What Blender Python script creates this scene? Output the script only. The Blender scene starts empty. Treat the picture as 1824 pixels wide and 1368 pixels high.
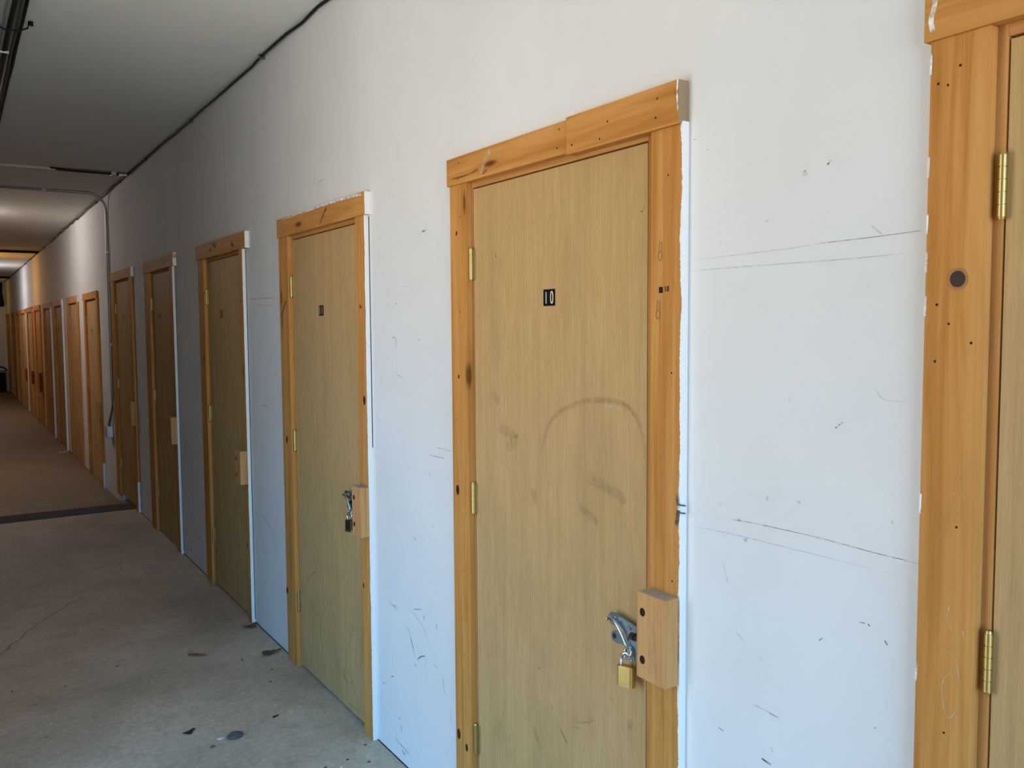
import bpy, bmesh, math, random
from mathutils import Vector, Matrix, Euler

# ------------------------------------------------------------------ camera
SC = bpy.context.scene
COL = SC.collection
PI = math.pi
cam_d = bpy.data.cameras.new('camera'); cam = bpy.data.objects.new('camera', cam_d); COL.objects.link(cam)
yaw, pit, roll = -0.5707, -0.067, -0.0069
fw = Vector((math.sin(-yaw)*math.cos(pit), math.cos(yaw)*math.cos(pit), math.sin(pit)))
rt = Vector((math.cos(-yaw), -math.sin(-yaw), 0)); up = rt.cross(fw)
r2 = rt*math.cos(roll)+up*math.sin(roll); u2 = -rt*math.sin(roll)+up*math.cos(roll)
mw = Matrix((r2, u2, -fw)).transposed().to_4x4(); mw.translation = Vector((-1.3396, 0, 1.6118))
cam.matrix_world = mw
cam_d.sensor_width = 36.0; cam_d.lens = 1554.26/1824*36.0; cam_d.clip_start = 0.02; cam_d.clip_end = 200
SC.camera = cam

# ------------------------------------------------------------------ exposure and daylight
SC.view_settings.view_transform = 'Standard'; SC.view_settings.look = 'None'
SC.view_settings.gamma = 1.0; SC.view_settings.use_curve_mapping = False
SC.view_settings.exposure = 0.0
SKY_UP = (0.03, 0.50, 1.12); SKY_S = 9.4
HORIZ = (1.0, 0.935, 0.84); HOR_S = 5.3
GROUND = (1.0, 0.935, 0.85); GROUND_S = 5.4
w = bpy.data.worlds.new('daylight'); SC.world = w; w.use_nodes = True
nt = w.node_tree; nt.nodes.clear()
o = nt.nodes.new('ShaderNodeOutputWorld'); bg = nt.nodes.new('ShaderNodeBackground')
tc = nt.nodes.new('ShaderNodeTexCoord'); sp = nt.nodes.new('ShaderNodeSeparateXYZ')
mr = nt.nodes.new('ShaderNodeMapRange'); mr.inputs['From Min'].default_value = -1; mr.inputs['From Max'].default_value = 1
cr = nt.nodes.new('ShaderNodeValToRGB')
e = cr.color_ramp.elements
mx = 12.0
def sc3(c, s): return (c[0]*s/mx, c[1]*s/mx, c[2]*s/mx, 1)
e[0].position = 0.0; e[0].color = sc3(GROUND, GROUND_S)
e[1].position = 0.485; e[1].color = sc3(GROUND, GROUND_S)
for p, c_ in ((0.585, sc3(HORIZ, HOR_S)), (0.69, sc3(SKY_UP, SKY_S)), (1.0, sc3(SKY_UP, SKY_S*0.8))):
    q = e.new(p); q.color = c_
bg.inputs['Strength'].default_value = mx
# sky tint shaped for the wall light: blue starts lower towards -Y than sideways
neg = nt.nodes.new('ShaderNodeMath'); neg.operation = 'MULTIPLY_ADD'; neg.use_clamp = False; neg.inputs[1].default_value = -2.0; neg.inputs[2].default_value = 0.8
mxn = nt.nodes.new('ShaderNodeMath'); mxn.operation = 'MAXIMUM'; mxn.inputs[1].default_value = 1.0
mul = nt.nodes.new('ShaderNodeMath'); mul.operation = 'MULTIPLY'
nt.links.new(tc.outputs['Generated'], sp.inputs[0]); nt.links.new(sp.outputs['Y'], neg.inputs[0]); nt.links.new(neg.outputs[0], mxn.inputs[0])
nt.links.new(mxn.outputs[0], mul.inputs[0]); nt.links.new(sp.outputs['Z'], mul.inputs[1]); nt.links.new(mul.outputs[0], mr.inputs['Value'])
nt.links.new(mr.outputs[0], cr.inputs[0]); nt.links.new(cr.outputs[0], bg.inputs['Color']); nt.links.new(bg.outputs[0], o.inputs[0])

NEAR_Y, FAR_Y, LEFT_X, CEIL = -3.0, 28.3, -2.1, 2.93      # the corridor
WIDE_X, WIDE_Y = -3.0, 3.0                                 # unseen widening near the camera, shaped to fit the daylight falloff
BAY_A, BAY_B, BAY_H = 1.5, 3.0, 2.65                      # unseen side opening, invented to let daylight in beside the camera
def portal(name, loc, rot, sx, sy):
    l = bpy.data.lights.new(name, 'AREA'); l.shape = 'RECTANGLE'; l.size = sx; l.size_y = sy; l.cycles.is_portal = True
    ob = bpy.data.objects.new(name, l); ob.location = loc; ob.rotation_euler = rot; COL.objects.link(ob)
portal('end_daylight_portal', (WIDE_X/2, NEAR_Y, 1.45), (math.radians(90), 0, 0), 3.0, 2.9)
portal('added_bay_portal', (WIDE_X-.12, (BAY_A+BAY_B)/2, BAY_H/2), (0, math.radians(-90), 0), BAY_H, BAY_B-BAY_A)  # samples daylight through the invented side opening

# ------------------------------------------------------------------ material helpers
def new_mat(name):
    m = bpy.data.materials.new(name); m.use_nodes = True
    n = m.node_tree.nodes; b = n['Principled BSDF']
    return m, m.node_tree, b
def rgb(c): return (c[0], c[1], c[2], 1)
def N(t, kind, **kw):
    n = t.nodes.new(kind)
    for k, v in kw.items():
        if k in n.inputs: n.inputs[k].default_value = v
        else: setattr(n, k, v)
    return n
def L(t, a, b): t.links.new(a, b)
def ramp(t, src, stops):
    r = N(t, 'ShaderNodeValToRGB'); el = r.color_ramp.elements
    el[0].position, el[0].color = stops[0][0], rgb(stops[0][1]) if len(stops[0][1]) == 3 else stops[0][1]
    el[1].position, el[1].color = stops[-1][0], rgb(stops[-1][1])
    for p, c in stops[1:-1]:
        q = el.new(p); q.color = rgb(c)
    L(t, src, r.inputs[0]); return r.outputs[0]
def mixc(t, fac, a, b, mode='MIX'):
    m = N(t, 'ShaderNodeMix', data_type='RGBA', blend_type=mode)
    for s, v in ((0, fac), (6, a), (7, b)):
        if hasattr(v, 'links'): L(t, v, m.inputs[s])
        else: m.inputs[s].default_value = v if s == 0 else rgb(v)
    return m.outputs[2]
def math_(t, op, a, b=0.0, clamp=False):
    m = N(t, 'ShaderNodeMath', operation=op, use_clamp=clamp)
    for i, v in enumerate((a, b)):
        if hasattr(v, 'links'): L(t, v, m.inputs[i])
        else: m.inputs[i].default_value = v
    return m.outputs[0]
def coords(t, scale, rand=True, kind='Object'):
    tc = N(t, 'ShaderNodeTexCoord'); mp = N(t, 'ShaderNodeMapping')
    src = tc.outputs[kind]
    if rand:
        oi = N(t, 'ShaderNodeObjectInfo'); ad = N(t, 'ShaderNodeVectorMath', operation='MULTIPLY_ADD')
        cb = N(t, 'ShaderNodeCombineXYZ')
        for i in range(3): L(t, oi.outputs['Random'], cb.inputs[i])
        L(t, cb.outputs[0], ad.inputs[0]); ad.inputs[1].default_value = (7.3, 13.7, 29.1); L(t, src, ad.inputs[2])
        src = ad.outputs[0]
    L(t, src, mp.inputs[0]); mp.inputs['Scale'].default_value = scale
    return mp.outputs[0]
def noise(t, vec, scale=1, detail=4, rough=.5, dist=0):
    n = N(t, 'ShaderNodeTexNoise'); L(t, vec, n.inputs['Vector'])
    n.inputs['Scale'].default_value = scale; n.inputs['Detail'].default_value = detail
    n.inputs['Roughness'].default_value = rough; n.inputs['Distortion'].default_value = dist
    return n.outputs['Fac']
def bump(t, b, h, strength=.2, dist=.002):
    bp = N(t, 'ShaderNodeBump'); bp.inputs['Strength'].default_value = strength; bp.inputs['Distance'].default_value = dist
    L(t, h, bp.inputs['Height']); L(t, bp.outputs[0], b.inputs['Normal'])
def plain(name, col, rough=.5, metal=0, spec=None):
    m, t, b = new_mat(name); b.inputs['Base Color'].default_value = rgb(col)
    b.inputs['Roughness'].default_value = rough; b.inputs['Metallic'].default_value = metal
    if not metal: b.inputs['Specular IOR Level'].default_value = .15
    v = coords(t, (1, 1, 1)); n = noise(t, v, 40, 3)
    L(t, mixc(t, .25, col, ramp(t, n, [(.3, tuple(c*.75 for c in col)), (.7, tuple(min(1, c*1.15) for c in col))])), b.inputs['Base Color'])
    return m

def pine(name, axis, base, dark, light, paint=False, knots=True, rough=.46):
    """varnished softwood, grain running along the given local axis"""
    m, t, b = new_mat(name)
    s = [28, 28, 28]; s[axis] = 1.1
    v = coords(t, tuple(s))
    fine = [260, 260, 260]; fine[axis] = 5
    vf = coords(t, tuple(fine))
    n1 = noise(t, v, 1, 3, .55, 1.2); n2 = noise(t, vf, 1, 2, .6)
    wv = N(t, 'ShaderNodeMath', operation='SINE')
    ws = [9, 9, 9]; ws[axis] = .8
    nw = noise(t, coords(t, tuple(ws)), 1, 2, .4, .3)
    L(t, math_(t, 'MULTIPLY', nw, 85), wv.inputs[0])
    rings = ramp(t, wv.outputs[0], [(.35, (0, 0, 0)), (.98, (1, 1, 1))])
    col = ramp(t, n1, [(.25, dark), (.48, base), (.72, light)])
    col = mixc(t, math_(t, 'MULTIPLY', rings, .13), col, dark)
    col = mixc(t, math_(t, 'MULTIPLY', n2, .22), col, light)
    if knots:
        ks = [9, 9, 9]; ks[axis] = 2.2
        vo = N(t, 'ShaderNodeTexVoronoi'); L(t, coords(t, tuple(ks)), vo.inputs['Vector']); vo.inputs['Scale'].default_value = 1
        k = ramp(t, vo.outputs['Distance'], [(.055, (1, 1, 1)), (.11, (0, 0, 0))])
        k2 = ramp(t, vo.outputs['Distance'], [(.1, (1, 1, 1)), (.28, (0, 0, 0))])
        col = mixc(t, math_(t, 'MULTIPLY', k2, .35), col, dark)
        col = mixc(t, math_(t, 'MULTIPLY', k, .85), col, (.09, .03, .012))
    # grime and worn varnish
    g = noise(t, coords(t, (3, 3, 3)), 1, 5, .6)
    col = mixc(t, math_(t, 'MULTIPLY', ramp(t, g, [(.45, (0, 0, 0)), (.75, (1, 1, 1))]), .22), col, tuple(c*.7 for c in base))
    r_out = None
    if paint:
        uv = N(t, 'ShaderNodeUVMap', uv_map='paint'); su = N(t, 'ShaderNodeSeparateXYZ'); L(t, uv.outputs[0], su.inputs[0])
        cb = N(t, 'ShaderNodeCombineXYZ'); L(t, su.outputs[1], cb.inputs[2])
        oi = N(t, 'ShaderNodeObjectInfo'); L(t, math_(t, 'MULTIPLY', oi.outputs['Random'], 50), cb.inputs[0])
        e1 = noise(t, cb.outputs[0], 7, 3, .6); e2 = noise(t, coords(t, (1, 1, 1)), 160, 2, .6)
        thr = math_(t, 'ADD', math_(t, 'MULTIPLY', math_(t, 'SUBTRACT', e1, .5), .024), math_(t, 'MULTIPLY', math_(t, 'SUBTRACT', e2, .5), .006))
        fac = math_(t, 'LESS_THAN', su.outputs[0], thr)
        col = mixc(t, fac, col, mixc(t, e2, (.78, .78, .76), (.88, .88, .87)))
    L(t, col, b.inputs['Base Color']); b.inputs['Roughness'].default_value = rough+.15; b.inputs['Specular IOR Level'].default_value = .04
    bump(t, b, n2, .12, .001)
    return m

PB, PD, PL = (.53, .235, .058), (.37, .14, .028), (.62, .31, .095)
M = {}
M['pine_v'] = pine('varnished_pine_upright', 2, PB, PD, PL, paint=True)
M['pine_h'] = pine('varnished_pine_header', 1, PB, PD, PL, paint=True)
M['jamb'] = pine('varnished_pine_jamb', 2, (.50, .23, .070), (.35, .14, .035), (.60, .31, .11), knots=False)
M['jamb_h'] = pine('varnished_pine_head_jamb', 1, (.50, .23, .070), (.35, .14, .035), (.60, .31, .11), knots=False)
M['block'] = pine('bare_lumber', 2, (.56, .285, .105), (.33, .145, .045), (.63, .34, .135), knots=False, rough=.6)
M['block_dark'] = pine('stained_lumber', 2, (.20, .055, .018), (.12, .03, .01), (.28, .09, .03), knots=False, rough=.5)
M['endgrain'] = plain('end_grain', (.40, .33, .25), .8)
M['paint'] = plain('white_trim_paint', (.80, .80, .79), .5)
M['rough_end'] = plain('rough_sawn_end', (.34, .24, .14), .9)
M['knot'] = plain('pine_knot', (.045, .02, .012), .45)
M['knot_rim'] = plain('pine_knot_rim', (.36, .17, .055), .45)
M['hole'] = plain('dark_hole', (.03, .015, .008), .9)
M['brass'] = plain('brass', (.50, .37, .14), .40, 1)
M['brass_pale'] = plain('worn_brass_plate', (.55, .43, .18), .45, .7)
M['zinc'] = plain('zinc_plated_steel', (.42, .53, .58), .32, 1)
M['steel'] = plain('bright_steel', (.62, .63, .64), .22, 1)
M['dark_steel'] = plain('dark_steel', (.10, .09, .09), .35, 1)
M['brassbody'] = plain('brushed_brass_body', (.66, .44, .15), .30, 1)
M['black'] = plain('black_sticker', (.006, .005, .005), .4)
M['ink'] = plain('black_marker', (.02, .012, .01), .7)
M['digit'] = plain('cream_digit', (.82, .76, .62), .5)
M['cable'] = plain('black_cable', (.012, .011, .011), .55)
M['cable_grey'] = plain('grey_cable', (.10, .095, .09), .6)
M['conduit'] = plain('galvanised_conduit', (.30, .31, .32), .42, .8)
M['conduit_paint'] = plain('painted_conduit', (.52, .50, .45), .6)
M['wire_white'] = plain('white_wire', (.75, .74, .70), .5)
M['box_steel'] = plain('galvanised_box', (.40, .43, .45), .38, .85)
M['cover'] = plain('outlet_face', (.50, .53, .52), .4, .4)
M['leaf_dry'] = plain('dry_leaf', (.17, .085, .04), .8)
M['leaf_dark'] = plain('dark_leaf', (.05, .035, .02), .8)
M['chip'] = plain('wood_chip', (.24, .11, .045), .8)
M['stone'] = plain('grey_stone', (.10, .095, .09), .9)
M['shard'] = plain('white_chip', (.62, .60, .52), .8)
M['dark_junk'] = plain('dark_clutter', (.02, .016, .013), .7)
M['bulb'] = None

def leaf_material():
    m, t, b = new_mat('birch_veneer')
    v = coords(t, (34, 34, 1.6)); vf = coords(t, (260, 260, 9)); vp = coords(t, (1, 5, 1.3))
    n1 = noise(t, v, 1, 4, .6, .4); n2 = noise(t, vf, 1, 2, .6); n3 = noise(t, vp, 1, 4, .6, .5)
    col = ramp(t, n1, [(.25, (.455, .283, .118)), (.5, (.505, .318, .138)), (.75, (.545, .350, .158))])
    col = mixc(t, math_(t, 'MULTIPLY', ramp(t, n2, [(.55, (0, 0, 0)), (.75, (1, 1, 1))]), .5), col, (.60, .43, .23))
    col = mixc(t, math_(t, 'MULTIPLY', ramp(t, n2, [(.25, (1, 1, 1)), (.45, (0, 0, 0))]), .42), col, (.32, .195, .08))
    col = mixc(t, math_(t, 'MULTIPLY', ramp(t, n3, [(.5, (0, 0, 0)), (.62, (1, 1, 1))]), .22), col, (.33, .22, .10))
    # handling grime towards the latch height, with its own patchy outline
    tc = N(t, 'ShaderNodeTexCoord'); s = N(t, 'ShaderNodeSeparateXYZ'); L(t, tc.outputs['Object'], s.inputs[0])
    n4 = noise(t, coords(t, (7, 7, 5)), 1, 6, .65, .6)
    band = ramp(t, s.outputs[2], [(.0, (1, 1, 1)), (.45, (.6, .6, .6)), (.99, (.25, .25, .25))])
    g = math_(t, 'MULTIPLY', ramp(t, n4, [(.52, (0, 0, 0)), (.60, (1, 1, 1))]), math_(t, 'MULTIPLY', band, .26))
    col = mixc(t, g, col, (.27, .175, .085))
    L(t, col, b.inputs['Base Color']); b.inputs['Roughness'].default_value = .6; b.inputs['Specular IOR Level'].default_value = .05
    bump(t, b, n2, .10, .0008)
    return m
M['leaf'] = leaf_material()

def wall_material():
    m, t, b = new_mat('painted_drywall')
    v = coords(t, (1, 1, 1), rand=False)
    n = noise(t, v, 2.2, 5, .6); nf = noise(t, v, 55, 3, .6); ns = noise(t, v, 14, 5, .65, 1.5)
    col = ramp(t, n, [(.3, (.70, .695, .68)), (.7, (.755, .75, .74))])
    sm = ramp(t, ns, [(.66, (0, 0, 0)), (.74, (1, 1, 1))])
    col = mixc(t, math_(t, 'MULTIPLY', sm, .10), col, (.50, .49, .47))
    dn = noise(t, v, 90, 2, .5)
    col = mixc(t, math_(t, 'MULTIPLY', ramp(t, dn, [(.785, (0, 0, 0)), (.80, (1, 1, 1))]), .4), col, (.33, .32, .31))
    L(t, col, b.inputs['Base Color']); b.inputs['Roughness'].default_value = .8; b.inputs['Specular IOR Level'].default_value = .15
    bump(t, b, math_(t, 'ADD', math_(t, 'MULTIPLY', n, 3), nf), .10, .004)
    return m
M['wall'] = wall_material()
M['boards'] = pine('low_bounce_boards', 2, (.22, .15, .095), (.13, .08, .05), (.28, .20, .13), knots=False, rough=.8)  # boards of the unseen wall, invented dark and warm to tame bounced light
def ceil_material():
    m, t, b = new_mat('painted_ceiling')
    v = coords(t, (1, 1, 1), rand=False); n = noise(t, v, 1.3, 5, .6)
    L(t, ramp(t, n, [(.3, (.77, .75, .69)), (.7, (.83, .81, .75))]), b.inputs['Base Color']); b.inputs['Roughness'].default_value = .9; b.inputs['Specular IOR Level'].default_value = .1
    bump(t, b, noise(t, v, 30, 3), .08, .004)
    return m
M['ceiling'] = ceil_material()
def floor_material():
    m, t, b = new_mat('worn_concrete')
    v = coords(t, (1, 1, 1), rand=False)
    n1 = noise(t, v, 1.1, 6, .62, .4); n2 = noise(t, v, 9, 6, .7, .3); n3 = noise(t, v, 120, 3, .6); n5 = noise(t, v, 3.3, 5, .6, .8)
    base = ramp(t, n1, [(.32, (.38, .275, .185)), (.5, (.54, .405, .285)), (.68, (.69, .535, .395))])
    base = mixc(t, ramp(t, n2, [(.35, (0, 0, 0)), (.7, (1, 1, 1))]), base, (.255, .24, .21), 'MIX') if False else base
    base = mixc(t, math_(t, 'MULTIPLY', ramp(t, n2, [(.50, (0, 0, 0)), (.64, (1, 1, 1))]), .45), base, (.33, .25, .17))
    base = mixc(t, math_(t, 'MULTIPLY', ramp(t, n5, [(.60, (0, 0, 0)), (.72, (1, 1, 1))]), .45), base, (.33, .25, .165))
    base = mixc(t, math_(t, 'MULTIPLY', ramp(t, n2, [(.3, (1, 1, 1)), (.42, (0, 0, 0))]), .28), base, (.70, .60, .49))
    sp_ = ramp(t, noise(t, v, 34, 4, .75), [(.66, (0, 0, 0)), (.71, (1, 1, 1))])
    base = mixc(t, math_(t, 'MULTIPLY', sp_, .4), base, (.12, .105, .085))
    n6 = noise(t, v, 42, 5, .75); n7 = noise(t, v, 17, 5, .7, .4)
    base = mixc(t, math_(t, 'MULTIPLY', ramp(t, n6, [(.42, (1, 1, 1)), (.52, (0, 0, 0))]), .30), base, (.27, .205, .14))
    base = mixc(t, math_(t, 'MULTIPLY', ramp(t, n6, [(.55, (0, 0, 0)), (.66, (1, 1, 1))]), .40), base, (.80, .68, .53))
    base = mixc(t, math_(t, 'MULTIPLY', ramp(t, n7, [(.57, (0, 0, 0)), (.68, (1, 1, 1))]), .35), base, (.28, .22, .15))
    base = mixc(t, math_(t, 'MULTIPLY', n3, .2), base, (.70, .60, .47))
    # the slab beyond the ramp is darker and browner
    s = N(t, 'ShaderNodeSeparateXYZ'); tc = N(t, 'ShaderNodeTexCoord'); L(t, tc.outputs['Object'], s.inputs[0])
    far = math_(t, 'GREATER_THAN', s.outputs[1], 8.55)
    base = mixc(t, far, base, mixc(t, n1, (.14, .10, .055), (.22, .15, .09)))
    L(t, base, b.inputs['Base Color']); b.inputs['Roughness'].default_value = .68
    bump(t, b, math_(t, 'ADD', n3, math_(t, 'MULTIPLY', n2, 2)), .18, .003)
    return m
M['floor'] = floor_material()
M['joint'] = plain('dark_joint_rubber', (.085, .078, .068), .9)
def tape_material():
    m, t, b = new_mat('hazard_tape')
    v = coords(t, (1, 1, 1), rand=False)
    wv = N(t, 'ShaderNodeTexWave', wave_type='BANDS', bands_direction='DIAGONAL'); L(t, v, wv.inputs['Vector']); wv.inputs['Scale'].default_value = 1.6
    f = ramp(t, wv.outputs['Fac'], [(.48, (0, 0, 0)), (.52, (1, 1, 1))])
    n = noise(t, v, 18, 4, .7)
    col = mixc(t, f, (.06, .045, .03), (.50, .34, .09))
    col = mixc(t, ramp(t, n, [(.45, (0, 0, 0)), (.6, (1, 1, 1))]), col, (.26, .20, .14))
    L(t, col, b.inputs['Base Color']); b.inputs['Roughness'].default_value = .7
    return m
M['tape'] = tape_material()
def mark_material(name, col, amount, soft):
    """a rubbed-on mark: uneven pigment that thins towards its edges"""
    m, t, b = new_mat(name)
    b.inputs['Base Color'].default_value = rgb(col); b.inputs['Roughness'].default_value = .7
    uv = N(t, 'ShaderNodeUVMap', uv_map='paint'); s = N(t, 'ShaderNodeSeparateXYZ'); L(t, uv.outputs[0], s.inputs[0])
    e1 = math_(t, 'SUBTRACT', 1.0, math_(t, 'ABSOLUTE', s.outputs[1]), True)
    e2 = math_(t, 'SUBTRACT', 1.0, math_(t, 'ABSOLUTE', s.outputs[0]), True)
    e1 = math_(t, 'MULTIPLY', e1, soft, True); e2 = math_(t, 'MULTIPLY', e2, soft*1.5, True)
    n = noise(t, coords(t, (1, 1, 1), rand=False), 60, 4, .65)
    a = math_(t, 'MULTIPLY', math_(t, 'MULTIPLY', e1, e2), math_(t, 'MULTIPLY', ramp(t, n, [(.35, (.15, .15, .15)), (.6, (1, 1, 1))]), amount))
    L(t, a, b.inputs['Alpha'])
    return m
M['mk_d'] = mark_material('dark_scuff', (.055, .05, .05), .75, 2.5)
M['mk_l'] = mark_material('pale_scratch', (.88, .88, .86), .8, 2.5)
M['mk_s'] = mark_material('faint_smudge', (.20, .19, .18), .30, 1.3)
M['mk_sw'] = mark_material('faint_wood_smudge', (.28, .175, .075), .21, 1.8)
M['mk_dw'] = mark_material('dark_wood_scratch', (.10, .06, .03), .75, 2.5)
M['mk_lw'] = mark_material('pale_wood_scratch', (.66, .52, .33), .7, 2.5)
M['mk_w'] = mark_material('white_paint_smear', (.86, .86, .84), 1.0, 4)

# ------------------------------------------------------------------ mesh helpers
class MB:
    def __init__(s): s.bm = bmesh.new(); s.uv = s.bm.loops.layers.uv.new('paint'); s.mi = 0; s.mats = []
    def mat(s, key):
        if key not in s.mats: s.mats.append(key)
        s.mi = s.mats.index(key); return s
    def box(s, x0, x1, y0, y1, z0, z1, bev=0.0, uvf=None):
        b = bmesh.new(); bmesh.ops.create_cube(b, size=1)
        for v in b.verts:
            v.co = Vector(((x0+x1)/2+v.co.x*(x1-x0), (y0+y1)/2+v.co.y*(y1-y0), (z0+z1)/2+v.co.z*(z1-z0)))
        if bev > 0: bmesh.ops.bevel(b, geom=b.edges[:], offset=bev, segments=2, affect='EDGES', profile=.6)
        return s.add(b, uvf=uvf)
    def add(s, b, mtx=None, uvf=None, smooth=False):
        if mtx is not None: b.transform(mtx)
        vm = {v: s.bm.verts.new(v.co) for v in b.verts}
        for f in b.faces:
            try: nf = s.bm.faces.new([vm[v] for v in f.verts])
            except ValueError: continue
            nf.material_index = s.mi; nf.smooth = smooth and len(f.verts) <= 4
            if uvf:
                for lp in nf.loops: lp[s.uv].uv = uvf(lp.vert.co, f.normal)
            else:
                for lp in nf.loops: lp[s.uv].uv = (9, 9)
        b.free(); return s
    def cyl(s, a, b_, r, r2=None, seg=16, caps=True, smooth=True):
        a, b_ = Vector(a), Vector(b_); d = b_-a
        b = bmesh.new(); bmesh.ops.create_cone(b, cap_ends=caps, segments=seg, radius1=r, radius2=r if r2 is None else r2, depth=d.length)
        bmesh.ops.split_edges(b, edges=[e_ for e_ in b.edges if any(len(f.verts) > 4 for f in e_.link_faces)])
        q = d.to_track_quat('Z', 'Y').to_matrix().to_4x4(); q.translation = (a+b_)/2
        return s.add(b, q, smooth=smooth)
    def tube(s, pts, r, seg=8, closed=False):
        pts = [Vector(p) for p in pts]; n = len(pts); rings = []
        for i, p in enumerate(pts):
            if closed: d = pts[(i+1) % n]-pts[(i-1) % n]
            else: d = (pts[min(i+1, n-1)]-pts[max(i-1, 0)])
            d.normalize(); ref = Vector((0, 0, 1)) if abs(d.z) < .9 else Vector((1, 0, 0))
            a = d.cross(ref).normalized(); c = d.cross(a)
            rings.append([s.bm.verts.new(p+(a*math.cos(2*PI*k/seg)+c*math.sin(2*PI*k/seg))*r) for k in range(seg)])
        m = n if closed else n-1
        for i in range(m):
            A, B = rings[i], rings[(i+1) % n]
            for k in range(seg):
                f = s.bm.faces.new([A[k], A[(k+1) % seg], B[(k+1) % seg], B[k]]); f.smooth = True; f.material_index = s.mi
        if not closed:
            for R in (rings[0], rings[-1]):
                f = s.bm.faces.new(R); f.material_index = s.mi
        return s
    def prism(s, poly, x0, x1, bev=0.0):
        """outline in (y, z), extruded along x"""
        b = bmesh.new(); A = [b.verts.new((x0, y, z)) for y, z in poly]; f = b.faces.new(A)
        r = bmesh.ops.extrude_face_region(b, geom=[f]); bmesh.ops.translate(b, verts=[v for v in r['geom'] if isinstance(v, bmesh.types.BMVert)], vec=(x1-x0, 0, 0))
        bmesh.ops.recalc_face_normals(b, faces=b.faces[:])
        if bev > 0: bmesh.ops.bevel(b, geom=b.edges[:], offset=bev, segments=2, affect='EDGES')
        return s.add(b)
    def stroke(s, pts, width, x, thick=None):
        """ribbon in the plane x=const through (y, z) points, uv across and along for mark materials"""
        P = [Vector((y, z)) for y, z in pts]
        if len(P) > 2:                                   # smooth polyline
            Q = []
            for i in range(len(P)-1):
                p0, p1, p2, p3 = P[max(i-1, 0)], P[i], P[i+1], P[min(i+2, len(P)-1)]
                for k in range(4):
                    u = k/4; Q.append(.5*((2*p1)+(p2-p0)*u+(2*p0-5*p1+4*p2-p3)*u*u+(-p0+3*p1-3*p2+p3)*u*u*u))
            Q.append(P[-1]); P = Q
        n = len(P); L_, R_ = [], []
        for i, p in enumerate(P):
            d = (P[min(i+1, n-1)]-P[max(i-1, 0)])
            if d.length < 1e-6: d = Vector((1, 0))
            d.normalize(); q = Vector((-d.y, d.x))*width/2
            L_.append(s.bm.verts.new((x, p.x+q.x, p.y+q.y))); R_.append(s.bm.verts.new((x, p.x-q.x, p.y-q.y)))
        for i in range(n-1):
            f = s.bm.faces.new([L_[i], L_[i+1], R_[i+1], R_[i]]); f.material_index = s.mi
            u0, u1 = 2*i/(n-1)-1, 2*(i+1)/(n-1)-1
            for lp, q in zip(f.loops, ((u0, 1), (u1, 1), (u1, -1), (u0, -1))): lp[s.uv].uv = q
        return s
    def disc(s, y, z, r, x, seg=16, sq=1.0):
        vs = [s.bm.verts.new((x, y+math.cos(2*PI*k/seg)*r, z+math.sin(2*PI*k/seg)*r*sq)) for k in range(seg)]
        f = s.bm.faces.new(vs); f.material_index = s.mi
        for lp in f.loops: lp[s.uv].uv = (9, 9)
        return s
    def build(s, name, parent=None, label=None, smooth_angle=None):
        me = bpy.data.meshes.new(name); s.bm.normal_update(); s.bm.to_mesh(me); s.bm.free()
        for k in s.mats: me.materials.append(M[k])
        ob = bpy.data.objects.new(name, me); COL.objects.link(ob)
        if parent is not None: ob.parent = parent
        if label: ob['label'] = label
        return ob
def tag(o, label=None, cat=None, group=None, kind=None):
    if label: o['label'] = label
    if cat: o['category'] = cat
    if group: o['group'] = group
    if kind: o['kind'] = kind
    return o
def empty(name, loc, **kw):
    o = bpy.data.objects.new(name, None); COL.objects.link(o); o.location = loc; o.empty_display_size = .1
    return tag(o, **kw)

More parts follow.
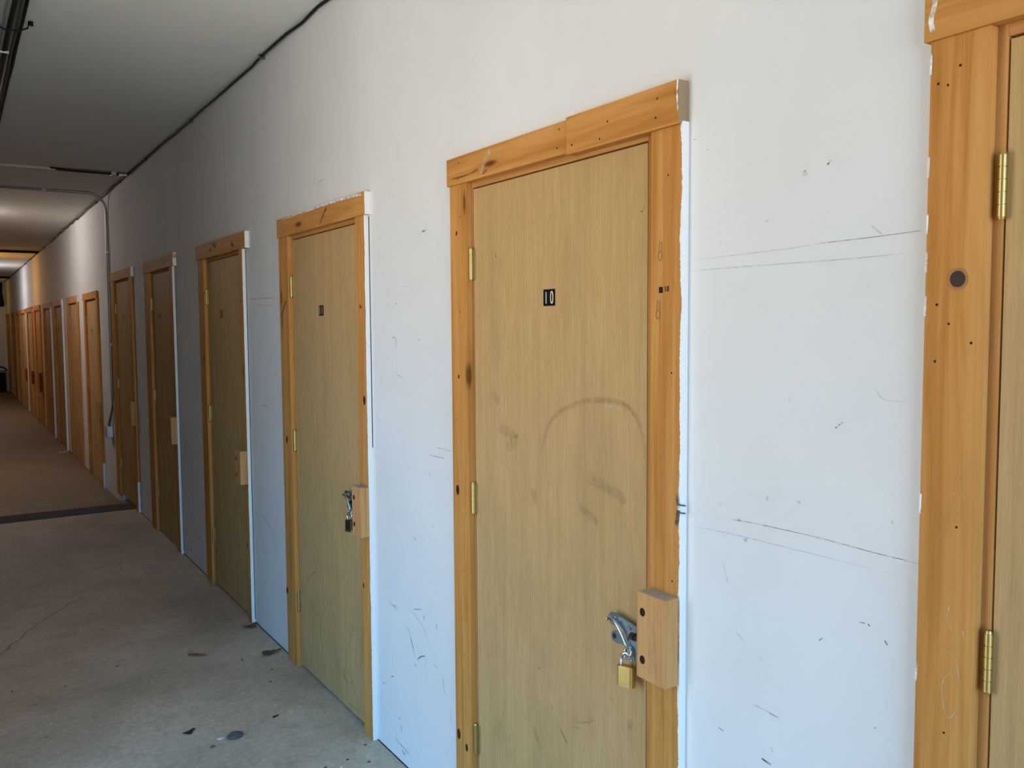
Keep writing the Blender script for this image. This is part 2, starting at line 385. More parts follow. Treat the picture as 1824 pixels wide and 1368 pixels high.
WALL_MARKS=[('d',0.0045,[(1.084,1.891),(1.077,1.893)]),
('d',0.0044,[(1.032,1.897),(1.027,1.899)]),
('d',0.0022,[(1.026,1.903),(1.023,1.903)]),
('d',0.0025,[(1.368,2.001),(1.363,2.001)]),
('d',0.0025,[(1.329,1.973),(1.326,1.974)]),
('d',0.0017,[(1.174,1.808),(1.163,1.813)]),
('l',0.0046,[(1.114,2.03),(1.109,2.031)]),
('s',0.0078,[(1.073,1.887),(1.088,1.886)]),
('s',0.0022,[(1.078,1.897),(1.071,1.903)]),
('s',0.0023,[(1.389,1.748),(1.122,1.753),(1.058,1.757)]),
('d',0.0012,[(1.058,1.757),(0.931,1.759),(0.841,1.762)]),
('s',0.0029,[(1.389,1.725),(1.263,1.726),(0.997,1.725),(0.862,1.727)]),
('l',0.0025,[(1.384,1.201),(1.257,1.209)]),
('d',0.0014,[(1.257,1.209),(1.189,1.213),(1.035,1.215),(0.918,1.212),(0.832,1.212)]),
('l',0.0015,[(1.182,1.211),(1.035,1.212),(0.918,1.209),(0.834,1.209)]),
('s',0.0023,[(1.384,1.173),(1.256,1.179),(1.112,1.181),(0.854,1.183)]),
('d',0.0027,[(1.005,1.422),(1.0,1.426)]),
('d',0.0022,[(0.998,1.428),(0.994,1.431)]),
('d',0.0022,[(0.993,1.432),(0.989,1.435)]),
('l',0.0045,[(1.11,1.465),(1.106,1.471)]),
('l',0.0046,[(1.111,1.236),(1.108,1.244)]),
('s',0.0093,[(1.161,1.263),(1.155,1.276)]),
('s',0.0079,[(1.087,1.275),(1.078,1.273)]),
('s',0.0073,[(1.287,1.235),(1.28,1.236)]),
('s',0.0084,[(1.237,1.211),(1.226,1.213)]),
('s',0.0108,[(1.218,1.171),(1.208,1.178)]),
('d',0.0022,[(0.948,1.081),(0.935,1.082)]),
('d',0.0028,[(0.93,1.083),(0.926,1.079)]),
('d',0.0033,[(0.897,1.063),(0.891,1.056)]),
('d',0.0018,[(1.033,1.02),(1.024,1.029)]),
('s',0.0086,[(1.175,0.946),(1.166,0.94)]),
('s',0.005,[(1.194,0.842),(1.125,0.839)]),
('d',0.0019,[(1.147,0.838),(1.122,0.838)]),
('d',0.0021,[(1.283,0.756),(1.266,0.753)]),
('d',0.0051,[(1.166,0.738),(1.14,0.735)]),
('s',0.005,[(1.141,0.772),(1.136,0.76)]),
('s',0.0037,[(1.274,1.116),(1.258,1.067)]),
('s',0.0037,[(1.238,0.977),(1.208,0.963)]),
('s',0.0021,[(0.925,1.499),(0.908,1.481),(0.863,1.48)]),
('d',0.0016,[(0.887,1.27),(0.888,1.274)]),
('d',0.0017,[(0.913,0.902),(0.91,0.9)]),
('s',0.0042,[(0.942,1.781),(0.915,1.759)]),
('s',0.0053,[(0.945,1.677),(0.941,1.673)]),
('l',0.0017,[(1.225,1.682),(1.214,1.68)]),
('d',0.0067,[(2.636,1.926),(2.607,1.929)]),
('s',0.0039,[(2.673,1.92),(2.644,1.923)]),
('d',0.0024,[(2.892,1.57),(2.863,1.572),(2.85,1.562),(2.856,1.528)]),
('d',0.003,[(2.85,1.692),(2.84,1.692)]),
('d',0.0029,[(2.676,1.566),(2.667,1.566)]),
('s',0.0039,[(2.725,1.764),(2.722,1.725)]),
('l',0.0039,[(2.779,1.747),(2.608,1.746)]),
('d',0.0018,[(2.547,1.211),(2.45,1.209)]),
('d',0.0019,[(2.608,1.179),(2.493,1.18)]),
('d',0.002,[(2.854,1.443),(2.79,1.424)]),
('s',0.0076,[(2.61,1.121),(2.594,1.108)]),
('s',0.0065,[(2.964,0.591),(2.858,0.565)]),
('d',0.0029,[(2.746,0.611),(2.671,0.629)]),
('s',0.0084,[(2.802,0.539),(2.771,0.507),(2.738,0.436)]),
('d',0.0042,[(2.767,0.502),(2.733,0.437)]),
('d',0.0062,[(2.72,0.435),(2.689,0.456),(2.654,0.469)]),
('l',0.0041,[(2.654,0.459),(2.66,0.425),(2.648,0.369)]),
('d',0.0063,[(2.739,0.409),(2.73,0.412)]),
('s',0.0062,[(2.791,0.608),(2.72,0.591),(2.664,0.565),(2.619,0.518)]),
('d',0.004,[(2.658,0.613),(2.663,0.595)]),
('d',0.0039,[(2.567,0.609),(2.568,0.586)]),
('s',0.008,[(2.531,0.449),(2.513,0.378)]),
('d',0.0046,[(3.018,0.248),(3.003,0.251)]),
('s',0.0202,[(2.868,0.143),(2.85,0.116)]),
('s',0.0135,[(2.934,0.073),(2.768,0.056)]),
('d',0.0068,[(2.857,0.051),(2.829,0.041)]),
('d',0.0045,[(2.94,0.297),(2.915,0.31)]),
('l',0.004,[(2.737,0.873),(2.711,0.866)]),
('l',0.004,[(2.729,0.86),(2.711,0.874)]),
('s',0.0065,[(2.977,0.784),(2.968,0.753)]),
('s',0.0058,[(2.591,0.933),(2.574,0.948)]),
('d',0.003,[(2.727,0.895),(2.723,0.893)]),
('s',0.0108,[(2.945,0.577),(2.871,0.582)]),
('d',0.0045,[(2.877,0.16),(2.867,0.169)]),
('d',0.0043,[(2.668,0.142),(2.668,0.138)]),
('s',0.0068,[(2.908,0.105),(2.895,0.067)]),
('s',0.0101,[(2.591,0.462),(2.563,0.457)]),
('s',0.006,[(2.478,0.362),(2.472,0.297)]),
('d',0.0034,[(4.598,0.63),(4.452,0.608),(4.299,0.554)]),
('d',0.0033,[(4.497,1.213),(4.373,1.208)]),
('d',0.003,[(4.658,1.76),(4.212,1.755)]),
('s',0.0044,[(4.55,1.722),(4.214,1.72)]),
('s',0.0089,[(4.271,0.676),(4.293,0.618)]),
('d',0.0047,[(4.619,1.067),(4.609,1.065)]),
('d',0.0063,[(4.5,0.27),(4.491,0.267)]),
('s',0.012,[(4.398,0.909),(4.381,0.891)]),
('s',0.0246,[(6.125,0.79),(6.116,0.251)]),
('d',0.0172,[(6.385,0.147),(6.347,0.162)]),
('l',0.0165,[(6.122,0.207),(6.088,0.218)]),
('l',0.0242,[(5.978,0.201),(5.928,0.231)]),
('d',0.0168,[(6.223,0.072),(6.187,0.092)]),
('d',0.0079,[(5.938,0.99),(5.922,0.999)]),
('l',0.0051,[(3.655,2.219),(3.628,2.26)]),
('d',0.003,[(3.61,2.217),(3.53,2.229)]),
('l',0.01,[(3.599,2.176),(3.586,2.179)]),
('l',0.009,[(4.33,2.587),(4.329,2.597)]),
('l',0.0055,[(5.071,2.836),(5.072,2.506),(5.057,2.201)]),
('l',0.0038,[(3.616,2.235),(3.596,2.234)]),
('l',0.0251,[(12.89,2.805),(12.856,2.81)])]
LEAF_MARKS={10:[('s',0.0184,[(1.935,1.199),(1.934,1.291),(1.889,1.364),(1.801,1.405),(1.708,1.426),(1.621,1.427),(1.555,1.4),(1.524,1.337),(1.519,1.259)]),
('s',0.0123,[(1.731,1.419),(1.6,1.425),(1.54,1.381)]),
('s',0.0407,[(2.174,1.315),(2.068,1.293),(2.128,1.254)]),
('s',0.0363,[(2.157,1.382),(2.188,1.413)]),
('s',0.0313,[(1.984,1.161),(1.971,1.116)]),
('s',0.0363,[(1.754,1.232),(1.621,1.203),(1.589,1.181)]),
('s',0.0289,[(1.778,1.149),(1.686,1.115)]),
('l',0.0031,[(1.719,1.217),(1.679,1.215)]),
('l',0.0029,[(1.807,1.172),(1.764,1.17)]),
('l',0.0029,[(1.745,1.034),(1.715,1.048)]),
('l',0.0025,[(1.699,1.308),(1.697,1.297)]),
('l',0.0082,[(1.675,1.415),(1.61,1.411)]),
('d',0.0033,[(1.865,0.531),(1.847,0.513),(1.827,0.495)]),
('s',0.008,[(1.819,0.544),(1.756,0.567)]),
('s',0.0078,[(1.792,0.57),(1.72,0.595)]),
('s',0.0062,[(1.78,0.568),(1.704,0.609)]),
('s',0.0104,[(1.641,0.693),(1.635,0.67)]),
('d',0.002,[(1.54,1.87),(1.53,1.871),(1.526,1.88)]),
('d',0.0026,[(2.172,1.826),(2.167,1.806)]),
('d',0.0041,[(1.964,0.654),(1.955,0.661)]),
('s',0.0205,[(1.99,0.485),(1.949,0.421)]),
('l',0.0019,[(1.805,0.988),(1.762,1.001)]),
('l',0.0022,[(2.23,1.242),(2.099,1.228)]),
('s',0.0235,[(1.567,0.665),(1.577,0.633)]),
('l',0.0019,[(1.581,0.631),(1.579,0.604)]),
('s',0.0098,[(1.907,0.581),(1.881,0.552)]),
('s',0.0072,[(2.139,0.479),(2.172,0.397)]),
('l',0.0068,[(2.041,0.592),(2.03,0.582)]),
('s',0.0104,[(2.048,0.513),(2.025,0.48)])],11:[('d',0.0035,[(3.843,0.441),(3.796,0.481),(3.728,0.518)]),
('s',0.0054,[(3.79,0.571),(3.801,0.517)]),
('s',0.0219,[(3.305,0.393),(3.325,0.34)]),
('s',0.0074,[(3.355,0.34),(3.307,0.341)]),
('s',0.0249,[(3.341,0.149),(3.295,0.094)]),
('s',0.0305,[(3.439,0.164),(3.367,0.104)]),
('s',0.014,[(3.845,0.069),(3.831,0.047)]),
('s',0.0187,[(3.692,0.299),(3.69,0.21)]),
('s',0.0201,[(3.383,0.038),(3.263,0.035)]),
('l',0.0049,[(3.514,0.778),(3.495,0.78)]),
('s',0.0222,[(3.523,0.971),(3.517,0.851)])],12:[('s',0.0102,[(5.086,1.67),(5.106,1.59)]),
('d',0.0036,[(5.395,0.456),(5.284,0.517)]),
('s',0.0213,[(5.205,0.326),(5.187,0.262)]),
('s',0.0104,[(5.087,0.4),(5.022,0.348)]),
('s',0.0104,[(5.212,1.639),(5.233,1.557)])],13:[('d',0.0058,[(7.307,0.522),(7.241,0.517)]),
('s',0.0092,[(7.065,1.058),(6.992,1.118)])]}

T = 0.020                       # casing thickness
# outer left, outer right, inner left, inner right, header left, header right, header bottom, header top, floor
DOORS = [
 (9,  .826, -.19, .731, -.085, .836, -.20, 2.053, 2.138, 0),
 (10, 2.405, 1.381, 2.305, 1.480, 2.417, 1.384, 2.041, 2.123, 0),
 (11, 4.090, 3.072, 3.960, 3.160, 4.098, 3.053, 2.029, 2.114, 0),
 (12, 5.690, 4.700, 5.553, 4.768, 5.715, 4.630, 2.028, 2.117, 0),
 (13, 7.497, 6.440, 7.305, 6.540, 7.515, 6.390, 2.042, 2.135, 0),
 (14, 9.262, 8.100, 9.070, 8.223, 9.250, 8.070, 2.053, 2.137, 0),
 (15, 11.34, 10.18, 11.19, 10.30, 11.345, 10.20, 1.935, 2.012, -.105),
 (16, 13.11, 11.885, 12.95, 12.02, 13.113, 11.878, 1.935, 2.018, -.107),
 (17, 14.95, 13.68, 14.79, 13.82, 14.951, 13.676, 1.935, 2.020, -.109),
 (18, 16.68, 15.35, 16.50, 15.50, 16.685, 15.36, 1.935, 2.022, -.111),
 (19, 18.57, 17.22, 18.39, 17.38, 18.573, 17.25, 1.937, 2.028, -.113),
 (20, 20.44, 18.98, 20.25, 19.15, 20.446, 19.0, 1.937, 2.030, -.115),
 (21, 22.50, 20.76, 22.30, 20.95, 22.52, 20.76, 1.937, 2.024, -.117),
 (22, 23.94, 22.69, 23.76, 22.85, 23.94, 22.68, 1.937, 2.024, -.120),
 (23, 25.77, 24.25, 25.58, 24.42, 25.77, 24.22, 1.937, 2.024, -.125),
 (24, 28.15, 26.75, 27.95, 26.92, 28.16, 26.74, 1.937, 2.020, -.130),
]
WD = .12                        # wall depth
def leaf_edges(d):
    n, oL, oR, iL, iR, hL, hR, hb, ht, fz = d
    if n == 9: return iL-.018, iR+.015, hb-.022
    s = 1 if n < 15 else 1.3
    return iL-.007*s, iR+.035*s, hb-.020

# ------------------------------------------------------------------ the right wall, with its door openings
def build_wall_right():
    mb = MB().mat('wall')
    prev = NEAR_Y
    for d in DOORS:
        lL, lR, lt = leaf_edges(d); a, b = lR-.024, lL+.024; fz = min(d[9], 0)
        if a > prev: mb.box(0, WD, prev, a, -.25, CEIL+.05)
        mb.box(0, WD, a, b, lt+.024, CEIL+.05)
        prev = b
    mb.box(0, WD, prev, FAR_Y+.2, -.25, CEIL+.05)
    mb.mat('hole'); mb.box(WD, WD+.05, NEAR_Y, FAR_Y+.2, -.25, CEIL+.05)  # dark backing added to stop light leaking round the door leaves
    prev = NEAR_Y
    for d in DOORS+[(99, FAR_Y, FAR_Y, FAR_Y, FAR_Y, FAR_Y, FAR_Y, 3, 3, -.13)]:
        zf = .0 if prev < 8.3 else (-.103 if prev > 9.4 else None)
        if zf is not None and d[2] > prev: mb.mat('hole'); mb.box(-.0012, 0, prev+.001, d[2]-.001, zf-.03, zf+.005)
        prev = d[1]
    for k, wd, pts in WALL_MARKS:
        mb.mat('mk_'+k); mb.stroke(pts, wd, -.0006)
    return tag(mb.build('wall_right'), 'scuffed off-white drywall wall the row of numbered doors is set in', 'wall', kind='structure')
wall_r = build_wall_right()

mb = MB().mat('boards'); mb.box(WIDE_X-.12, WIDE_X, NEAR_Y, BAY_A, -.25, CEIL+.05); mb.box(WIDE_X-.12, LEFT_X-.12, WIDE_Y, WIDE_Y+.12, -.25, CEIL+.05); mb.box(LEFT_X-.12, LEFT_X, WIDE_Y, FAR_Y+.2, -.25, CEIL+.05); mb.box(WIDE_X-.12, WIDE_X, BAY_A, BAY_B, BAY_H, CEIL+.05)  # unseen board wall and its opening, invented to shape the daylight
tag(mb.build('wall_left'), 'unseen wall opposite the doors, invented as brown boards, with an added daylight opening', 'wall', kind='structure')
mb = MB().mat('wall'); mb.box(LEFT_X-.12, .17, FAR_Y, FAR_Y+.15, -.25, CEIL+.05)
tag(mb.build('wall_back'), 'yellow-lit wall closing the far end of the corridor', 'wall', kind='structure')
mb = MB().mat('ceiling'); mb.box(WIDE_X-.12, .17, NEAR_Y, FAR_Y+.2, CEIL, CEIL+.12)
tag(mb.build('ceiling'), 'flat painted ceiling over the corridor', 'ceiling', kind='structure')

def build_floor():
    mb = MB().mat('floor')
    prof = [(NEAR_Y-.6, 0), (8.30, 0), (8.62, -.004), (9.45, -.10), (9.9, -.103), (FAR_Y+.2, -.132)]
    x0, x1 = WIDE_X-.12, .17
    for (ya, za), (yb, zb) in zip(prof, prof[1:]):
        mb.mat('joint' if abs(ya-8.30) < .01 else 'floor')
        dz = .006 if abs(ya-8.30) < .01 else 0
        vs = [mb.bm.verts.new(p) for p in ((x0, ya, za+dz), (x1, ya, za+dz), (x1, yb, zb+dz), (x0, yb, zb+dz), (x0, ya, -.3), (x1, ya, -.3), (x1, yb, -.3), (x0, yb, -.3))]
        for ix in ((0, 1, 2, 3), (7, 6, 5, 4), (0, 4, 5, 1), (3, 2, 6, 7)):
            f = mb.bm.faces.new([vs[i] for i in ix]); f.material_index = mb.mi
    ob = mb.build('floor')
    # hairline crack and dark drips, flush with the slab
    return tag(ob, 'worn stained concrete floor of the corridor', 'floor', kind='structure')
floor = build_floor()
def flat_ribbon(mb, pts, wd, z):
    n = len(pts); A, B = [], []
    for i, p in enumerate(pts):
        a, b = Vector(pts[max(i-1, 0)]), Vector(pts[min(i+1, n-1)]); d = (b-a).normalized(); q = Vector((-d.y, d.x))*wd/2
        A.append(mb.bm.verts.new((p[0]+q.x, p[1]+q.y, z))); B.append(mb.bm.verts.new((p[0]-q.x, p[1]-q.y, z)))
    for i in range(n-1):
        f = mb.bm.faces.new([A[i], B[i], B[i+1], A[i+1]]); f.material_index = mb.mi
        u0, u1 = 2*i/(n-1)-1, 2*(i+1)/(n-1)-1
        for lp, q in zip(f.loops, ((u0*.8, 1), (u0*.8, -1), (u1*.8, -1), (u1*.8, 1))): lp[mb.uv].uv = q
    return mb
rnd = random.Random(5)
mb = MB().mat('mk_d')
cp = [(-1.75, 4.2), (-1.5, 4.55), (-1.199, 4.946), (-1.10, 5.13), (-1.042, 5.276), (-.93, 5.45), (-.83, 5.63), (-.71, 5.75)]
cp2 = []
for (a, b), (c_, d_) in zip(cp, cp[1:]):
    for k in range(5):
        u = k/5; cp2.append((a+(c_-a)*u+rnd.uniform(-.008, .008), b+(d_-b)*u+rnd.uniform(-.008, .008)))
flat_ribbon(mb, cp2, .007, .0006)
for i in range(60):
    x, y = rnd.uniform(-1.6, -.05), rnd.uniform(2.9, 8)
    a = rnd.uniform(0, PI); l = rnd.uniform(.01, .05)
    mb.mat(rnd.choice(['mk_s', 'mk_s', 'mk_d', 'mk_l'])); flat_ribbon(mb, [(x, y), (x+math.cos(a)*l, y+math.sin(a)*l)], rnd.uniform(.004, .012), .0006)
mb.build('crack_and_stains', floor, 'hairline crack and specks in the concrete')
mb = MB().mat('tape'); mb.box(LEFT_X+.1, -.02, 9.47, 9.55, -.1035, -.1005)
tag(mb.build('hazard_tape'), 'worn yellow and black hazard tape strip across the floor', 'tape')

# ------------------------------------------------------------------ doors
DIG = {'0': [[(.5, 0), (.2, .12), (.08, .5), (.2, .88), (.5, 1), (.8, .88), (.92, .5), (.8, .12), (.5, 0)]],
 '1': [[(.38, .9), (.5, 1)], [(.5, 1), (.5, 0)]],
 '2': [[(.1, .78), (.25, .96), (.5, 1), (.8, .92), (.88, .72), (.7, .48), (.1, 0)], [(.1, 0), (.92, 0)]],
 '3': [[(.12, .92), (.5, 1), (.82, .9), (.85, .68), (.5, .53)], [(.5, .53), (.88, .38), (.88, .12), (.5, 0), (.1, .1)]],
 '4': [[(.72, 0), (.72, 1)], [(.72, 1), (.06, .3)], [(.06, .3), (.95, .3)]],
 '5': [[(.85, 1), (.2, 1)], [(.2, 1), (.15, .55)], [(.15, .55), (.5, .64), (.85, .5), (.88, .18), (.5, 0), (.1, .08)]],
 '6': [[(.8, .95), (.5, 1), (.18, .8), (.08, .35), (.25, .04), (.55, 0), (.9, .2), (.85, .48), (.5, .58), (.15, .4)]],
 '7': [[(.08, 1), (.92, 1)], [(.92, 1), (.35, 0)]],
 '8': [[(.5, .54), (.15, .7), (.22, .95), (.5, 1), (.78, .95), (.85, .7), (.5, .54), (.1, .3), (.15, .06), (.5, 0), (.85, .06), (.9, .3), (.5, .54)]],
 '9': [[(.2, .05), (.5, 0), (.82, .2), (.92, .65), (.75, .96), (.45, 1), (.1, .8), (.15, .52), (.5, .42), (.85, .6)]]}
def digits(mb, text, yl, z0, wd, h, gap, sw, x):
    """yl is the left end as seen from the corridor (large y), text runs towards small y"""
    for i, ch in enumerate(text):
        y0 = yl-i*(wd+gap)
        for st in DIG[ch]: mb.stroke([(y0-a*wd, z0+b*h) for a, b in st], sw, x)

def make_latch(D, n, y0, z0, root):
    """zinc flip latch fixed to the leaf, its bolt reaching into the wooden block. y0,z0 = bolt height at the leaf edge"""
    f = lambda a, b: (y0+a, z0+b)
    latch = MB().mat('zinc')
    # lower mounting plate with rounded tab
    latch.prism([f(.015, .010), f(.060, .004), f(.090, -.018), f(.118, -.020), f(.130, -.027), f(.133, -.038), f(.127, -.047), f(.112, -.050), f(.086, -.046), f(.050, -.056), f(.018, -.062)], -.0025, .002, .0006)
    # raised upper plate, boomerang outline
    latch.prism([f(.001, .016), f(.012, .018), f(.060, .026), f(.100, .032), f(.115, .030), f(.123, .020), f(.122, .008), f(.112, .000), f(.098, .000), f(.080, .004), f(.052, -.012), f(.040, -.030), f(.034, -.058), f(.024, -.064), f(.016, -.058), f(.014, -.030), f(.006, -.016), f(.000, -.004)], -.018, -.0155, .0007)
    latch.box(-.0165, -.002, y0+.045, y0+.065, z0-.008, z0+.006)
    pl = latch.build('latch_plate', root, 'zinc plated latch plate')
    mb = MB().mat('dark_steel')
    mb.disc(*f(.119, -.034), .0065, -.0032); mb.box(-.0034, -.002, y0+.062, y0+.070, z0-.030, z0-.018)
    mb.mat('zinc')
    for a, b, x in ((.085, .018, -.018), (.045, .010, -.018), (.060, -.040, -.0025), (.103, .016, -.018)):
        mb.cyl((x-.003, y0+a, z0+b), (x+.001, y0+a, z0+b), .0062, .0072, 14)
    mb.build('rivet', pl)
    mb = MB().mat('steel')
    pts = []
    for k in range(15):
        u = k/14; a = .118-.076*u; b = .014+.008*math.sin(PI*u)-.052*u**2.3
        pts.append((-.026-.003*math.sin(PI*u), y0+a, z0+b))
    mb.tube(pts, .0042, 10)
    mb.cyl((-.026, y0+.118, z0+.014), (-.017, y0+.118, z0+.014), .005)
    mb.build('latch_rod', root, 'curved bright steel latch rod')
    mb = MB().mat('zinc')
    mb.tube([(-.026+.009*math.sin(q)*.4, y0+.040+.011*math.cos(q), z0-.046+.013*math.sin(q)) for q in [2*PI*k/16 for k in range(16)]], .0038, 8, True)
    mb.build('staple', root, 'zinc loop the padlock hangs in')
    mb = MB().mat('dark_steel'); mb.cyl((-.030, y0+.022, z0), (-.030, y0-.055, z0), .0068); mb.cyl((-.030, y0+.024, z0), (-.030, y0+.010, z0), .009)
    mb.build('bolt', root, 'dark steel bolt')

def make_padlock(loc, label, brass=True, dark=False, s=1.0):
    root = empty('padlock', loc, label=label, cat='padlock', group=None)
    root.rotation_euler = (0, 0, math.radians(22))
    mb = MB().mat('brassbody' if brass else 'dark_steel')
    b = bmesh.new(); bmesh.ops.create_cube(b, size=1)
    for v in b.verts: v.co = Vector((v.co.x*.021*s, v.co.y*.043*s, v.co.z*.050*s-.054*s))
    ed = [e_ for e_ in b.edges if abs(e_.verts[0].co.z-e_.verts[1].co.z) > .01]
    bmesh.ops.bevel(b, geom=ed, offset=.0075*s, segments=4, affect='EDGES', profile=.5)
    ed = [e_ for e_ in b.edges if abs(e_.verts[0].co.z-e_.verts[1].co.z) < .001]
    bmesh.ops.bevel(b, geom=ed, offset=.0012*s, segments=2, affect='EDGES')
    mb.add(b); body = mb.build('body', root, 'brass lock body' if brass else 'dark lock body with bright rim')
    if brass:
        k = MB().mat('brass_pale')
        for i in range(7):                               # worn, illegible maker's stamping
            y = .010-.0032*i; k.box(-.0109, -.0104, y-.0022, y, -.0725, -.0685)
        k.build('stamping', body)
    else:
        k = MB().mat('steel'); k.box(-.0112*s, .0112*s, -.0215*s, .0215*s, -.076*s, -.070*s, .001); k.build('rim', body, 'bright steel bottom rim')
    mb = MB().mat('steel')
    pts = [(0, .013*s, -.034*s), (0, .013*s, -.012*s)]+[(0, .013*s*math.cos(q), -.012*s+.013*s*math.sin(q)) for q in [PI*k_/10 for k_ in range(1, 10)]]+[(0, -.013*s, -.012*s), (0, -.013*s, -.034*s)]
    mb.tube(pts, .0036*s, 10); mb.build('shackle', root, 'bright steel shackle')
    return root

DOOR_LABEL = {
 9: 'nearest door, cut off by the right edge, wide pine casing with one big dark knot',
 10: 'large tan door numbered 10 with a brass padlock on its latch',
 11: 'tan door numbered 11 with a small dark and silver padlock',
 12: 'tan door numbered 12, third from the right, with paint-smeared casing edge',
 13: 'tan door numbered 13 with patchy blotched header board',
 14: 'dark tan door numbered 14, just nearer than the conduit and steel outlet box',
 15: 'bright lit door numbered 15, first beyond the wall conduit and outlet box',
 16: 'second door beyond the wall conduit, lit from above, lighter header',
 17: 'third door beyond the wall conduit, white paint down its near casing edge',
 18: 'fourth door beyond the wall conduit, with dark header end and no lock block',
 19: 'fifth door beyond the wall conduit, with long dark red lock block',
 20: 'sixth door beyond the wall conduit, with short dark red lock block',
 21: 'seventh door beyond the wall conduit, under the far white light patch',
 22: 'eighth door beyond the wall conduit, nearer of two dark adjoining doors',
 23: 'ninth door beyond the wall conduit, farther of two dark adjoining doors',
 24: 'farthest door, beside the yellow end wall of the corridor',
}
PAINT = {9: .004, 10: -.004, 11: -.003, 12: -.001, 13: -.001, 14: .02, 15: .02, 16: .02, 17: -.002, 18: .0, 19: .02, 20: .02, 21: .004, 22: .03, 23: .03, 24: .03}
HPAINT = {9: .02, 10: .03, 11: -.004, 12: .012, 13: .02, 14: .02, 16: .01, 17: -.002}
def build_door(idx, d):
    n, oL, oR, iL, iR, hL, hR, hb, ht, fz = d
    rnd = random.Random(n*31+1)
    yc = (oL+oR)/2
    root = empty('door_%d' % (idx+1), (0, yc, fz), label=DOOR_LABEL[n], cat='door', kind='structure', group='numbered doors along the right wall')
    lL, lR, lt = leaf_edges(d)
    # local coordinates: y relative to yc, z relative to the floor at the door
    Y = lambda y: y-yc
    Z = lambda z: z-fz
    near = n <= 14
    off = PAINT[n]; bev = .0016 if near else .001
    # casing boards
    def uv_right(co, no): return ((Y(oR)*-1+co.y)+off if abs(no.y) < .7 else (-.012+off*1.2 if no.y < 0 else 9), co.z)
    # the near side face is measured negative so paint covers it
    mb = MB().mat('pine_v'); mb.box(-T, 0.0, Y(oR), Y(iR), 0.001, Z(hb), bev, uv_right)
    if n == 10:
        mb.mat('knot_rim')
        for (yy, zz) in ((1.449, 1.762), (1.455, 1.634)):
            mb.stroke([(Y(yy)+.006*math.cos(q), Z(zz)+.010*math.sin(q)) for q in [2*PI*k/12 for k in range(13)]], .003, -T-.0005)
            mb.stroke([(Y(yy)+.004, Z(zz)+.010), (Y(yy)+.001, Z(zz)+.032)], .002, -T-.0005); mb.stroke([(Y(yy)-.005, Z(zz)+.010), (Y(yy)-.005, Z(zz)+.030)], .002, -T-.0005)
        mb.mat('knot_rim')
        for k in range(5):
            y_ = iR-.018-.016*k
            mb.mat('mk_sw'); mb.stroke([(Y(y_+rnd.uniform(-.006, .006)), Z(z_)) for z_ in (.1+.2*k, .5, .8, 1.2, 1.45, 1.7, 2.03-.1*k)], .0030, -T-.0005)
        # marker writing: blacked out square and "10"
        mb.mat('ink'); mb.box(-T-.0006, -T, Y(1.440), Y(1.452), Z(1.681), Z(1.694)); digits(mb, '10', Y(1.434), Z(1.684), .005, .0105, .003, .0022, -T-.0007)
        # bent nail left in the painted edge with split wood round it
        mb.mat('mk_dw'); mb.stroke([(Y(oR)+.010, Z(1.245)), (Y(oR)+.006, Z(1.21)), (Y(oR)+.012, Z(1.17))], .014, -T-.0006)
        mb.mat('dark_steel'); mb.tube([(-T-.003, Y(oR)+.006, Z(1.222)), (-T-.002, Y(oR)-.003, Z(1.220)), (-.008, Y(oR)-.003, Z(1.217))], .0016, 6)
        mb.tube([(-T-.003, Y(oR)+.006, Z(1.205)), (-T-.002, Y(oR)-.003, Z(1.203)), (-.008, Y(oR)-.003, Z(1.200))], .0016, 6)
        mb.mat('mk_w'); mb.stroke([(Y(oR)+.004, Z(1.218)), (Y(oR)+.004, Z(1.207))], .012, -T-.0008)
    if n == 11:
        mb.mat('ink'); mb.box(-T-.0006, -T, Y(3.118), Y(3.127), Z(1.680), Z(1.694)); mb.stroke([(Y(3.110), Z(1.682)), (Y(3.109), Z(1.692))], .003, -T-.0007)
        mb.mat('knot'); mb.disc(Y(3.10), Z(1.33), .010, -T-.0006, sq=1.8); mb.disc(Y(3.14), Z(.60), .006, -T-.0006, sq=1.8)
    if n == 12:
        mb.mat('knot'); mb.disc(Y(4.745), Z(1.755), .008, -T-.0006); mb.disc(Y(4.75), Z(.42), .009, -T-.0006, sq=2)
    if n in (11, 12, 13, 14):
        mb.mat('hole'); mb.box(-.003, -.0003, Y(oR)-(.0012 if n == 11 else .0024), Y(oR)+.001, Z(1.15 if n == 11 else .02), Z(hb)-.005)
    if n in (14, 15, 17, 18):
        mb.mat('paint'); mb.box(-T-.0012, -.0005, Y(oR)-.0012, Y(oR)+(.02 if n > 14 else .012), .003, .27)
    mb.mat('hole')
    for k in range(5 if near else 0):
        mb.disc(Y(oR)+rnd.uniform(.02, .07), Z(.15)+k*.44+rnd.uniform(-.1, .1), .0022, -T-.0005, 8)
    mb.build('casing', root, 'near side pine casing with white paint on its edge')
    mb = MB().mat('pine_v'); mb.box(-T, 0.0, Y(iL), Y(oL), 0.001, Z(hb), bev)
    mb.mat('knot')
